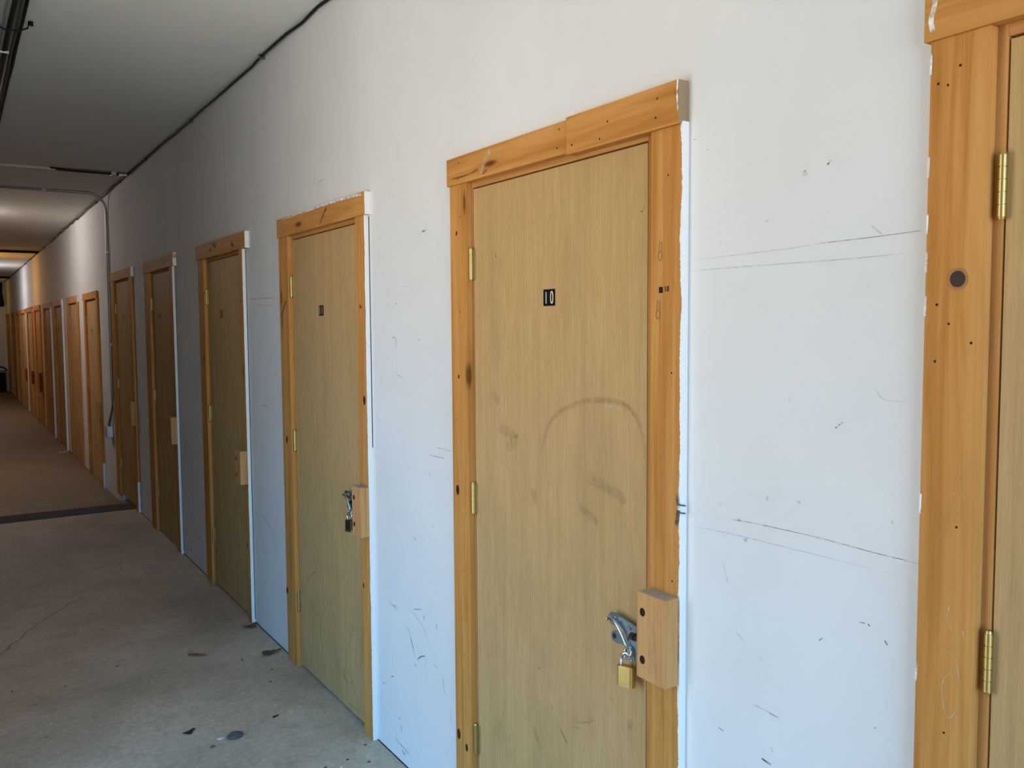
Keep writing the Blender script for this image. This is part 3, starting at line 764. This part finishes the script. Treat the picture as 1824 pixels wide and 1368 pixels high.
    if n == 9:
        mb.mat('knot_rim'); mb.disc(Y(.772), Z(1.679), .0165, -T-.0005, 24, 1.05)
        mb.mat('knot'); mb.disc(Y(.772), Z(1.679), .0125, -T-.0008, 24, 1.02)
        mb.mat('hole')
        for yy, zz in ((.812, 1.985), (.777, 2.005), (.806, 1.550), (.748, 1.580), (.805, 1.64)): mb.disc(Y(yy), Z(zz), .0022, -T-.0005, 8)
        mb.mat('mk_lw')
        for p, wdt in (([(.770, 1.165), (.774, 1.140), (.766, 1.125)], .003), ([(.762, 1.06), (.780, 1.03), (.770, .98), (.752, 1.0)], .002), ([(.748, 1.13), (.745, 1.11)], .0025), ([(.775, 1.345), (.748, 1.34)], .0015), ([(.785, 1.09), (.760, 1.08), (.750, 1.04)], .002)):
            mb.stroke([(Y(a), Z(b)) for a, b in p], wdt, -T-.0006)
        mb.mat('mk_w')
        for z0 in (1.02, 1.3, 1.62, 1.69, 1.75, 1.84, 2.0): mb.stroke([(Y(.825), Z(z0)), (Y(.824), Z(z0+.035))], .004, -T-.0007)
    if n == 10:
        for yy, zz, r in ((2.365, 1.845+.05, .0045), (2.36, 1.455, .004), (2.375, 1.098, .010), (2.385, .305, .011), (2.335, .28, .008)): mb.disc(Y(yy), Z(zz), r, -T-.0006, 12, 1.6)
    if n == 11:
        mb.disc(Y(4.03), Z(1.08), .012, -T-.0006, 12, 1.5); mb.mat('mk_dw'); mb.stroke([(Y(4.07), Z(1.66)), (Y(3.99), Z(1.74))], .02, -T-.0006)
        mb.mat('knot'); mb.disc(Y(4.08), Z(.34), .013, -T-.0006, 12, 1.4)
    if n == 12:
        mb.disc(Y(5.60), Z(1.42), .013, -T-.0006, 12, 1.3); mb.disc(Y(5.66), Z(2.0), .009, -T-.0006, 12, 1.3)
    mb.mat('hole')
    for k in range(6 if near else 0):
        mb.disc(Y(oL)-rnd.uniform(.015, .07), Z(.12)+k*.38+rnd.uniform(-.1, .1), .002, -T-.0005, 8)
    mb.build('casing', root, 'hinge side pine casing')
    # header
    hoff = HPAINT.get(n, .03)
    def uv_h(co, no): return (co.y-Y(hR)+hoff if abs(no.y) < .7 else (-.012+hoff*.5 if no.y < 0 else 9), co.z)
    hx = -T-.004
    mb = MB()
    if n == 10:
        mb.mat('pine_h'); mb.box(hx, 0, Y(1.787), Y(hL), Z(hb), Z(ht), .0016, uv_h)
        mb.mat('pine_h'); mb.box(hx-.005, 0, Y(hR)+.0008, Y(1.785), Z(hb-.006), Z(ht+.004), .0016, uv_h)
        mb.mat('rough_end'); mb.box(hx-.0045, -.0005, Y(hR), Y(hR)+.001, Z(hb-.005), Z(ht+.003))
        mb.mat('mk_lw'); mb.stroke([(Y(2.15), Z(2.115)), (Y(2.19), Z(2.08)), (Y(2.21), Z(2.05))], .02, hx-.0008)
        mb.mat('mk_dw'); mb.stroke([(Y(2.39), Z(2.062)), (Y(2.30), Z(2.060)), (Y(2.22), Z(2.068))], .006, hx-.0008); mb.stroke([(Y(2.20), Z(2.050)), (Y(2.17), Z(2.060))], .006, hx-.0008)
        mb.mat('mk_w'); mb.stroke([(Y(1.386), Z(2.128)), (Y(1.388), Z(2.10)), (Y(1.386), Z(2.06))], .006, hx-.0062)
        mb.mat('hole')
        for yy, zz in ((2.34, 2.105), (2.345, 2.056), (1.82, 2.105), (1.83, 2.06), (1.76, 2.055), (1.45, 2.10), (1.455, 2.06), (1.62, 2.085), (1.65, 2.05)): mb.disc(Y(yy), Z(zz), .0024, hx-.0062 if yy < 1.78 else hx-.0006, 8)
    else:
        mb.mat('pine_h'); mb.box(hx, 0, Y(hR), Y(hL), Z(hb), Z(ht), bev, uv_h)
    if n == 9:
        mb.mat('mk_w'); mb.stroke([(Y(.822), Z(2.135)), (Y(.818), Z(2.11)), (Y(.824), Z(2.085)), (Y(.820), Z(2.066))], .010, hx-.0008)
    if n == 11:
        mb.mat('mk_dw'); mb.stroke([(Y(3.50), Z(2.062)), (Y(3.44), Z(2.10))], .016, hx-.0008); mb.stroke([(Y(3.52), Z(2.04)), (Y(3.49), Z(2.07))], .008, hx-.0008)
        mb.mat('mk_w'); mb.stroke([(Y(3.75), Z(2.109)), (Y(3.4), Z(2.112)), (Y(3.2), Z(2.109)), (Y(3.07), Z(2.105))], .010, hx-.0008)
        mb.stroke([(Y(4.02), Z(2.106)), (Y(3.8), Z(2.111)), (Y(3.7), Z(2.108))], .007, hx-.0008)
    if n == 12:
        mb.mat('mk_dw')
        for p in ([(5.30, 2.105), (5.22, 2.075)], [(5.2, 2.10), (5.24, 2.085)], [(4.90, 2.07), (4.83, 2.05)], [(4.86, 2.085), (4.88, 2.06)]): mb.stroke([(Y(a), Z(b)) for a, b in p], .018, hx-.0008)
    if n == 13:
        mb.mat('mk_lw')
        for p in ([(7.42, 2.09), (7.28, 2.095)], [(7.1, 2.11), (7.0, 2.08)], [(6.8, 2.09), (6.6, 2.10)]): mb.stroke([(Y(a), Z(b)) for a, b in p], .06, hx-.0008)
        mb.mat('mk_w'); mb.stroke([(Y(7.3), Z(2.13)), (Y(6.9), Z(2.132)), (Y(6.5), Z(2.13))], .010, hx-.0009)
    if n == 14:
        mb.mat('mk_lw')
        for p in ([(9.23, 2.095), (8.95, 2.095)], [(8.9, 2.09), (8.25, 2.10)]): mb.stroke([(Y(a), Z(b)) for a, b in p], .075, hx-.0008)
        mb.mat('mk_dw'); mb.stroke([(Y(8.78), Z(2.06)), (Y(8.80), Z(2.12))], .012, hx-.0009)
    mb.build('header', root, {10: 'pine header spliced from two boards', 11: 'pine header with white painted end'}.get(n))
    # jamb: two sides and head
    mb = MB().mat('jamb')
    mb.box(.0005, WD-.001, Y(lL)+.003, Y(lL)+.024, .001, Z(lt)+.024, .001)
    mb.box(.0005, WD-.001, Y(lR)-.024, Y(lR)-.003, .001, Z(lt)+.024, .001)
    mb.mat('jamb_h'); mb.box(.0005, WD-.001, Y(lR)-.003, Y(lL)+.003, Z(lt)+.004, Z(lt)+.024, .001)
    # stop strips behind the leaf close the gaps
    mb.mat('jamb'); mb.box(.042, .054, Y(lL)-.010, Y(lL)+.004, .001, Z(lt), 0); mb.box(.042, .054, Y(lR)-.004, Y(lR)+.010, .001, Z(lt), 0)
    mb.mat('jamb_h'); mb.box(.042, .054, Y(lR), Y(lL), Z(lt)-.010, Z(lt)+.005, 0)
    mb.build('jamb', root, 'pine door jamb')
    # leaf
    mb = MB().mat('leaf'); mb.box(.0015, .040, Y(lR), Y(lL), .012, Z(lt), .0015)
    if n in LEAF_MARKS:
        for k, wd, pts in LEAF_MARKS[n]:
            mb.mat('mk_'+k+'w'); mb.stroke([(Y(a), Z(b)) for a, b in pts], wd, .0009)
    leaf = mb.build('leaf', root, 'tan birch veneer door leaf')
    # hinges
    cyh = lL+.0015
    zs = (1.797, 1.082, .318) if n in (10, 11, 12, 13, 14) else (1.815, 1.085, .32)
    if n >= 15: zs = (1.70, .98, .215)
    for zh in zs:
        if n == 24 and False: continue
        hb_ = MB().mat('brass')
        kx = -.0075
        for k in range(5):
            z0 = Z(zh)-.046+k*.0186; hb_.cyl((kx, Y(cyh), z0), (kx, Y(cyh), z0+.0174), .0068, seg=24)
        hb_.cyl((kx, Y(cyh), Z(zh)-.046), (kx, Y(cyh), Z(zh)+.046), .0054, seg=14)
        hb_.cyl((kx, Y(cyh), Z(zh)+.046), (kx, Y(cyh), Z(zh)+.051), .0062, .0048, seg=14); hb_.cyl((kx, Y(cyh), Z(zh)-.050), (kx, Y(cyh), Z(zh)-.046), .0048, .0062, seg=14)
        h = hb_.build('hinge', root, 'brass butt hinge')
        pb = MB().mat('brass_pale')
        pb.box(-.004, .0012, Y(cyh)-.0022, Y(cyh)-.0008, Z(zh)-.044, Z(zh)+.044)
        if n != 9: pb.box(.0002, .0016, Y(cyh)-.016, Y(cyh)-.0015, Z(zh)-.044, Z(zh)+.044)
        pb.build('hinge_plate', h)
    # number plates
    if n != 9:
        ny, nz = {10: (1.902, 1.685), 11: (3.596, 1.681), 12: (5.236, 1.691), 13: (7.031, 1.701), 14: (8.695, 1.707)}.get(n, ((lL+lR)/2+.07, 1.585))
        pb = MB().mat('black')
        pb.box(-.0002, .0014, Y(ny)+.0004, Y(ny)+.026, Z(nz)-.022, Z(nz)+.022); pb.box(-.0002, .0014, Y(ny)-.026, Y(ny)-.0004, Z(nz)-.022, Z(nz)+.022)
        pb.mat('digit'); s = str(n); dw = .0125
        for i, ch in enumerate(s): digits(pb, ch, Y(ny)+(.013-.026*i)+dw/2, Z(nz)-.0155, dw, .031, 0, .0034, -.0006)
        pb.build('number_plate', root, 'black stick-on number %d in cream digits' % n)
    # lock block on the near casing
    blocks = {10: (1.385, 1.478, .815, 1.012, .040), 11: (3.072, 3.155, .806, .998, .036), 12: (4.700, 4.800, .765, .945, .040), 13: (6.44, 6.54, .79, .98, .040), 14: (8.11, 8.22, .765, .97, .034),
              15: (10.21, 10.32, .64, .83, .036), 16: None, 19: (17.25, 17.40, .50, .84, .04), 20: (19.0, 19.15, .55, .80, .04), 21: (20.78, 20.95, .52, .78, .03)}
    b = blocks.get(n)
    if b:
        y0, y1, z0, z1, dp = b
        mb = MB().mat('block_dark' if n >= 19 else 'block')
        xf = -T-dp
        mb.box(xf, -T, Y(y0), Y(y1), Z(z0), Z(z1), .0022)
        mb.mat('endgrain'); mb.box(xf+.003, -T-.002, Y(y0)+.003, Y(y1)-.003, Z(z1)-.0005, Z(z1)+.0005)
        if n <= 13:
            mb.mat('hole')
            for zz in (z0+.044, z1-.044):
                mb.disc(Y(y1)-.020, Z(zz), .0085, xf-.0006, 20, 1.15)
            mb.mat('mk_sw')
            for q in range(5 if n == 10 else 0):
                zc, ww = z0+.055+.022*q, .010+.004*q
                mb.stroke([(Y((y0+y1)/2)-ww*.5-.012, Z(z0+.004)), (Y((y0+y1)/2)-ww*.35-.008, Z(z0+(zc-z0)*.6)), (Y((y0+y1)/2)-.008, Z(zc)), (Y((y0+y1)/2)+ww*.3-.004, Z(z0+(zc-z0)*.6)), (Y((y0+y1)/2)+ww*.4, Z(z0+.004))], .0035, xf-.0005)
            mb.mat('mk_lw')
            for zz in (z0+.044, z1-.044): mb.stroke([(Y(y1)-.013, Z(zz)+.010), (Y(y1)-.008, Z(zz)), (Y(y1)-.012, Z(zz)-.010)], .004, xf-.0007)
        mb.build('lock_block', root, 'raw lumber lock block')
    if n == 10: make_latch(d, n, Y(1.507), Z(.886), root)
    if n == 11: make_latch(d, n, Y(3.205), Z(.918), root)
    if n in (12, 13, 14):
        y1 = {12: 4.842, 13: 6.60, 14: 8.29}[n]; za = {12: .892, 13: .905, 14: .885}[n]
        for zz in (za, za-.045):
            mb = MB().mat('steel'); mb.cyl((-.030, Y(y1), Z(zz)), (.001, Y(y1), Z(zz)), .0045, seg=10); mb.cyl((-.034, Y(y1), Z(zz)), (-.030, Y(y1), Z(zz)), .008, .011, seg=14)
            mb.build('bolt', root, 'bright steel bolt head')
        if n == 12:
            mb = MB().mat('dark_steel')
            mb.tube([(-.03, Y(y1)-.012+.022*math.cos(q), Z(za-.085)+.034*math.sin(q)) for q in [PI*.5+PI*k/10 for k in range(11)]], .005, 8); mb.build('hasp', root, 'dark curved hasp')
        else:
            mb = MB().mat('dark_steel'); mb.prism([(Y(y1)-.01, Z(za-.12)), (Y(y1)-.01, Z(za-.09)), (Y(y1)+.012, Z(za-.095)), (Y(y1)+.012, Z(za-.115))], -.02, .001, .001); mb.build('hasp', root, 'small dark hasp')
    if n == 16:
        mb = MB().mat('steel'); mb.cyl((-.03, Y(lR)+.05, Z(.70)), (.001, Y(lR)+.05, Z(.70)), .012, seg=12); mb.build('door_knob', root, 'small pale knob')
    return root
for i, d in enumerate(DOORS): build_door(i, d)
make_padlock((-.030, 1.507+.042, .886-.052+.004), 'brass padlock hanging from the latch of door number 10')
p = make_padlock((-.030, 3.205+.040, .918-.052+.004), 'dark padlock with silver rim hanging from the latch of door number 11', brass=False, s=.95)

# ------------------------------------------------------------------ cables and conduit
def wavy(y0, y1, step, base, amp, seed):
    r = random.Random(seed); out = []; y = y0
    while y < y1:
        out.append((base[0]+r.uniform(-amp, 0), y, base[1]+r.uniform(-amp, amp))); y += step*r.uniform(.6, 1.4)
    return out
mb = MB().mat('cable')
pts = wavy(NEAR_Y, FAR_Y-.1, .28, (-.010, CEIL-.012), .009, 3)
mb.tube(pts, .0062, 6)
cab = tag(mb.build('corner_cable'), 'long black cable stapled along the joint of right wall and ceiling', 'cable')
for k in range(0, len(pts), 5):
    st = MB().mat('cable_grey'); st.box(pts[k][0]-.010, 0.0, pts[k][1]-.006, pts[k][1]+.006, pts[k][2]-.011, pts[k][2]+.010, .001)
    st.build('cable_clip', cab, 'small grey cable clip')
cab2 = None
# bundle running along the ceiling at the left
def along(xf, y0, y1, z, r, amp, seed, key, name, label, cat, seg=8, step=.35):
    q = random.Random(seed); out = []; y = y0
    while y < y1: out.append((xf+q.uniform(-amp, amp), y, z+q.uniform(-amp*.4, 0))); y += step
    mb = MB().mat(key); mb.tube(out, r, seg); return tag(mb.build(name), label, cat)
along(-1.052, NEAR_Y, 8.05, CEIL-.013, .0125, .001, 1, 'conduit', 'conduit', 'grey steel conduit along the ceiling inside the cable bundle', 'conduit')
along(-1.105, NEAR_Y, 9.30, CEIL-.013, .0125, .001, 2, 'conduit_paint', 'conduit', 'ceiling-coloured painted conduit left of the cable bundle', 'conduit')
along(-1.028, NEAR_Y, 8.05, CEIL-.014, .009, .0015, 4, 'cable', 'cable', 'thick black cable on the right side of the ceiling bundle', 'cable')
along(-1.076, NEAR_Y, 8.05, CEIL-.038, .009, .003, 5, 'cable', 'cable', 'thick black cable on the left side of the ceiling bundle', 'cable')
along(-1.045, NEAR_Y, 8.05, CEIL-.036, .006, .003, 6, 'cable_grey', 'cable', 'thin grey cable hanging lowest in the ceiling bundle', 'cable')
for yy in (4.35, 2.4):
    if yy != 2.4:
        mb = MB().mat('cable'); mb.tube([(-1.125, yy, CEIL-.001), (-1.122, yy, CEIL-.030), (-1.095, yy, CEIL-.050), (-1.04, yy, CEIL-.048), (-1.005, yy, CEIL-.030), (-1.0, yy, CEIL-.001)], .004, 6)
        mb.cyl((-.992, yy, CEIL-.018), (-.992, yy, CEIL), .009)
        tag(mb.build('cable_strap'), 'black strap holding the ceiling cable bundle, %s' % ('nearest the top of the photo' if yy < 5 else 'the farther one'), 'strap')
mb = MB().mat('wire_white'); mb.tube([(-1.6, 4.78, CEIL-.01), (-1.25, 4.70, CEIL-.014), (-1.13, 4.66, CEIL-.035), (-1.10, 4.72, CEIL-.045), (-1.06, 4.70, CEIL-.05)], .006, 6)
tag(mb.build('white_wire'), 'short white wire joining the ceiling cable bundle from the left', 'wire')

# cross conduits on the ceiling
mb = MB().mat('conduit_paint'); mb.cyl((LEFT_X+.01, 8.11, CEIL-.014), (-.56, 8.11, CEIL-.014), .013, seg=12)
mb.mat('cable_grey'); mb.cyl((-.56, 8.11, CEIL-.014), (-.03, 8.11, CEIL-.014), .013, seg=12)
mb.mat('cable'); mb.tube([(-.60, 8.085, CEIL-.010), (-.45, 8.08, CEIL-.022), (-.25, 8.08, CEIL-.024), (-.05, 8.085, CEIL-.022), (-.01, 8.09, CEIL-.015)], .007, 6)
mb.mat('wire_white'); mb.cyl((-.085, 8.085, CEIL-.026), (-.022, 8.085, CEIL-.022), .011, .008, seg=10)
mb.mat('conduit'); mb.box(-.145, -.105, 8.07, 8.14, CEIL-.032, CEIL-.001, .002)
tag(mb.build('cross_conduit'), 'nearer conduit crossing the ceiling, pale at left and black near the wall', 'conduit')
mb = MB().mat('conduit')
bend = [(LEFT_X+.01, 9.36, CEIL-.014), (-.30, 9.36, CEIL-.014), (-.17, 9.36, CEIL-.014)]
for k in range(1, 9):
    q = PI/2*k/8; bend.append((-.17+.155*math.sin(q), 9.36, CEIL-.014-.17*(1-math.cos(q))))
bend += [(-.015, 9.36, 2.4), (-.015, 9.375, 1.6), (-.015, 9.39, .90), (-.015, 9.41, .82), (-.022, 9.56, .68), (-.030, 9.59, .632)]
mb.tube(bend, .0125, 12)
cd = tag(mb.build('drop_conduit'), 'steel conduit crossing the ceiling, bending down the wall to the outlet box', 'conduit')
for z in (2.35, 1.45):
    mb = MB().mat('conduit'); mb.box(-.031, 0, 9.335, 9.40, z-.012, z+.012, .002); mb.build('conduit_strap', cd, 'steel pipe strap')
mb = MB().mat('conduit_paint'); mb.box(-.56, -.53, 9.345, 9.375, CEIL-.034, CEIL, .002); mb.build('conduit_coupling', cd)
eb = empty('outlet_box', (0, 9.59, .572), label='small galvanised steel outlet box at the foot of the wall conduit', cat='outlet box')
mb = MB().mat('box_steel'); mb.box(-.055, -.001, -.075, .075, -.058, .058, .004); mb.build('body', eb)
mb = MB().mat('cover'); mb.box(-.061, -.054, -.073, .073, -.056, .056, .003); mb.mat('cover')
for dz in (.026, -.026): mb.cyl((-.064, 0, dz), (-.060, 0, dz), .020, seg=18)
mb.build('cover_plate', eb, 'pale cover plate with two outlets')
for yy, xa, key in ((16.95, LEFT_X+.01, 'cable'), (25.5, LEFT_X+.01, 'cable')):
    mb = MB().mat(key); mb.cyl((xa, yy, CEIL-.02), (-.02, yy, CEIL-.02), .022 if yy < 20 else .03, seg=10)
    tag(mb.build('cross_conduit'), 'dark conduit crossing the far ceiling, %s' % ('the nearer of two' if yy < 20 else 'the farther of two, by the end wall'), 'conduit')

# far end: dark things on the end wall
pb = empty('hanging_bundle', (-.16, FAR_Y, 2.2), label='dark bundle hanging on the end wall below the ceiling', cat='bundle')
mb = MB().mat('dark_junk')
r = random.Random(8)
for k in range(7):
    y = FAR_Y-.05-.02*k % .1; x = .03*k-.12
    mb.tube([(x, -.06, .70), (x+r.uniform(-.02, .02), -.09, .40), (x+r.uniform(-.03, .03), -.11, .12), (x+.01, -.08, .05)], .035, 8)
mb.build('strand', pb)
mb = MB().mat('dark_junk'); mb.box(-.60, 0, -.45, 0, -.0, .58, .02)
cr_ = empty('crate', (-.10, FAR_Y-.02, -.130), label='dark crate on the floor against the end wall', cat='crate')
c0 = mb.build('body', cr_); 
mb = MB().mat('dark_steel'); mb.box(-.62, .015, -.47, .0, .54, .585, .008); mb.build('rim', cr_, 'dark grey rim')
mb = MB().mat('cable'); mb.tube([(-.50, FAR_Y-.05, 1.1), (-.42, FAR_Y-.10, .62), (-.30, FAR_Y-.16, .535), (-.16, FAR_Y-.14, .56), (-.08, FAR_Y-.08, .50), (-.05, FAR_Y-.04, .44)], .02, 8)
tag(mb.build('hose'), 'black hose curling over the dark crate at the end wall', 'hose')

# ------------------------------------------------------------------ small litter on the floor
def litter_leaf(name, loc, size, key, label, cat, seed, curl=.35, aspect=.6, rz=0):
    r = random.Random(seed); mb = MB().mat(key); b = bmesh.new(); n = 14
    top = []
    for k in range(n):
        q = 2*PI*k/n; rr = size*(1+.28*math.sin(3*q+seed)+r.uniform(-.12, .12))
        x, y = rr*math.cos(q), rr*math.sin(q)*aspect; top.append((x, y, .003+abs(x)*curl*.6+r.uniform(0, size*.12)))
    c1 = b.verts.new((0, 0, .004)); c2 = b.verts.new((0, 0, .0015))
    A = [b.verts.new(p) for p in top]; B = [b.verts.new((p[0], p[1], max(0.0005, p[2]-.0025))) for p in top]
    for k in range(n):
        j = (k+1) % n
        b.faces.new([c1, A[k], A[j]]); b.faces.new([c2, B[j], B[k]]); b.faces.new([A[k], B[k], B[j], A[j]])
    bmesh.ops.recalc_face_normals(b, faces=b.faces[:]); mb.add(b)
    o = mb.build(name); o.location = loc; o.rotation_euler = (0, 0, rz); return tag(o, label, cat)
litter_leaf('dry_leaf', (-.075, 4.20, 0), .045, 'leaf_dry', 'curled brown leaf on the floor beside the foot of door 11 casing', 'leaf', 2)
litter_leaf('dry_leaf', (-.045, 4.64, 0), .035, 'leaf_dry', 'crumpled brown leaf at the foot of door 12 casing', 'leaf', 5)
litter_leaf('dry_leaf', (-.605, 3.545, 0), .026, 'leaf_dark', 'small dark leaf alone on the floor, left of the grey stone', 'leaf', 7, .2, .5, .5)
litter_leaf('dry_leaf', (-.275, 3.493, 0), .014, 'leaf_dark', 'tiny dark leaf scrap on the floor, right of the grey stone', 'leaf', 9, .2, .4, .4)
def pebble(name, loc, s, key, label, cat, seed):
    r = random.Random(seed); mb = MB().mat(key); b = bmesh.new(); bmesh.ops.create_icosphere(b, subdivisions=2, radius=1)
    for v in b.verts:
        k = 1+r.uniform(-.13, .13); v.co = Vector((v.co.x*s[0]*k, v.co.y*s[1]*k, max(-.3, v.co.z)*s[2]*k))
    mb.add(b); o = mb.build(name); o.location = (loc[0], loc[1], loc[2]+s[2]*.33); return tag(o, label, cat)
pebble('stone', (-.462, 3.405, 0), (.030, .026, .016), 'stone', 'small dark grey stone on the concrete floor', 'stone', 3)
pebble('paint_chip', (-.512, 3.424, 0), (.017, .010, .004), 'shard', 'white chip touching the grey stone on the floor', 'chip', 4)
pebble('grit', (-.556, 3.372, 0), (.011, .007, .004), 'stone', 'tiny dark grit just in front of the grey stone', 'grit', 6)
mb = MB().mat('chip'); mb.prism([(0, 0), (.03, .012), (.085, .006), (.105, .0), (.06, -.010), (.01, -.012)], 0, .004, .0006)
o = mb.build('wood_chip'); o.rotation_euler = (0, math.radians(-90), math.radians(-132)); o.location = (-.42, 4.41, .004)
tag(o, 'long brown splinter of wood lying on the floor', 'splinter')
mb = MB().mat('shard'); mb.box(-.06, .06, -.03, .03, 0, .004, .001)
o = mb.build('paper_scrap'); o.location = (-.085, 13.55, -.1062); o.rotation_euler = (0, 0, .3); tag(o, 'pale scrap lying by the wall beyond the second door past the conduit', 'scrap')
r = random.Random(12)
for k in range(7):
    x, y = [(-.10, 2.93), (-.16, 2.99), (-.20, 2.95), (-.06, 3.06), (-.13, 4.0), (-.18, 3.86), (-.25, 2.98)][k]
    g = pebble('grit', (x, y, 0), (.006, .005, .003), 'shard' if k == 2 else 'stone', 'tiny loose grit scattered on the floor below door 11', 'grit', 20+k)
    g['group'] = 'grit scattered below door 11'

# ------------------------------------------------------------------ unseen ceiling lamps invented to explain the far light (each with its own light)
def ceiling_lamp(y, x, col, power, label, drop):
    root = empty('ceiling_lamp', (x, y, CEIL), label=label, cat='lamp')
    mb = MB().mat('conduit_paint'); mb.cyl((0, 0, -.012 if drop < .1 else -.03), (0, 0, 0), .055, .06, 20); mb.build('ceiling_rose', root)
    if drop > .3:
        mb = MB().mat('cable'); mb.cyl((0, 0, -drop+.12), (0, 0, -.03), .004, seg=8); mb.cyl((0, 0, -drop+.10), (0, 0, -drop+.16), .018, seg=12); mb.build('cord', root)
    m = bpy.data.materials.new('lamp_glass'); m.use_nodes = True; b = m.node_tree.nodes['Principled BSDF']
    b.inputs['Base Color'].default_value = (1, 1, 1, 1); b.inputs['Emission Color'].default_value = rgb(col); b.inputs['Emission Strength'].default_value = 3
    M['bulb'] = m
    mb = MB().mat('bulb'); bb = bmesh.new(); bmesh.ops.create_uvsphere(bb, u_segments=16, v_segments=10, radius=.035)
    mb.add(bb, Matrix.Translation((0, 0, -.012)) @ Matrix.Diagonal((1.2, 1.2, .25, 1)) if drop < .1 else Matrix.Translation((0, 0, -drop+.085)), smooth=True); mb.build('bulb', root)
    l = bpy.data.lights.new('bulb_light', 'POINT'); l.energy = power; l.color = col; l.shadow_soft_size = .03
    ob = bpy.data.objects.new('bulb_light', l); ob.location = (x, y, CEIL-drop); COL.objects.link(ob)
LAMPS = [
 (11.5, -1.35, (1.0, .90, .86), 47, 'unseen cool white flush ceiling lamp above the first door past the conduit', .06),
 (18.1, -1.05, (1.0, .46, .06), 17, 'unseen warm yellow hanging bulb lamp, middle of the corridor', .5),
 (20.9, -1.05, (.96, .95, 1.0), 31, 'unseen cool white hanging bulb lamp beyond the warm one', .5),
 (27.0, -1.05, (1.0, .60, .14), 4.5, 'unseen dim yellow hanging bulb lamp near the end wall', .5),
]
for y, x, c_, pw, lb, dr in LAMPS: ceiling_lamp(y, x, c_, pw, lb, dr)
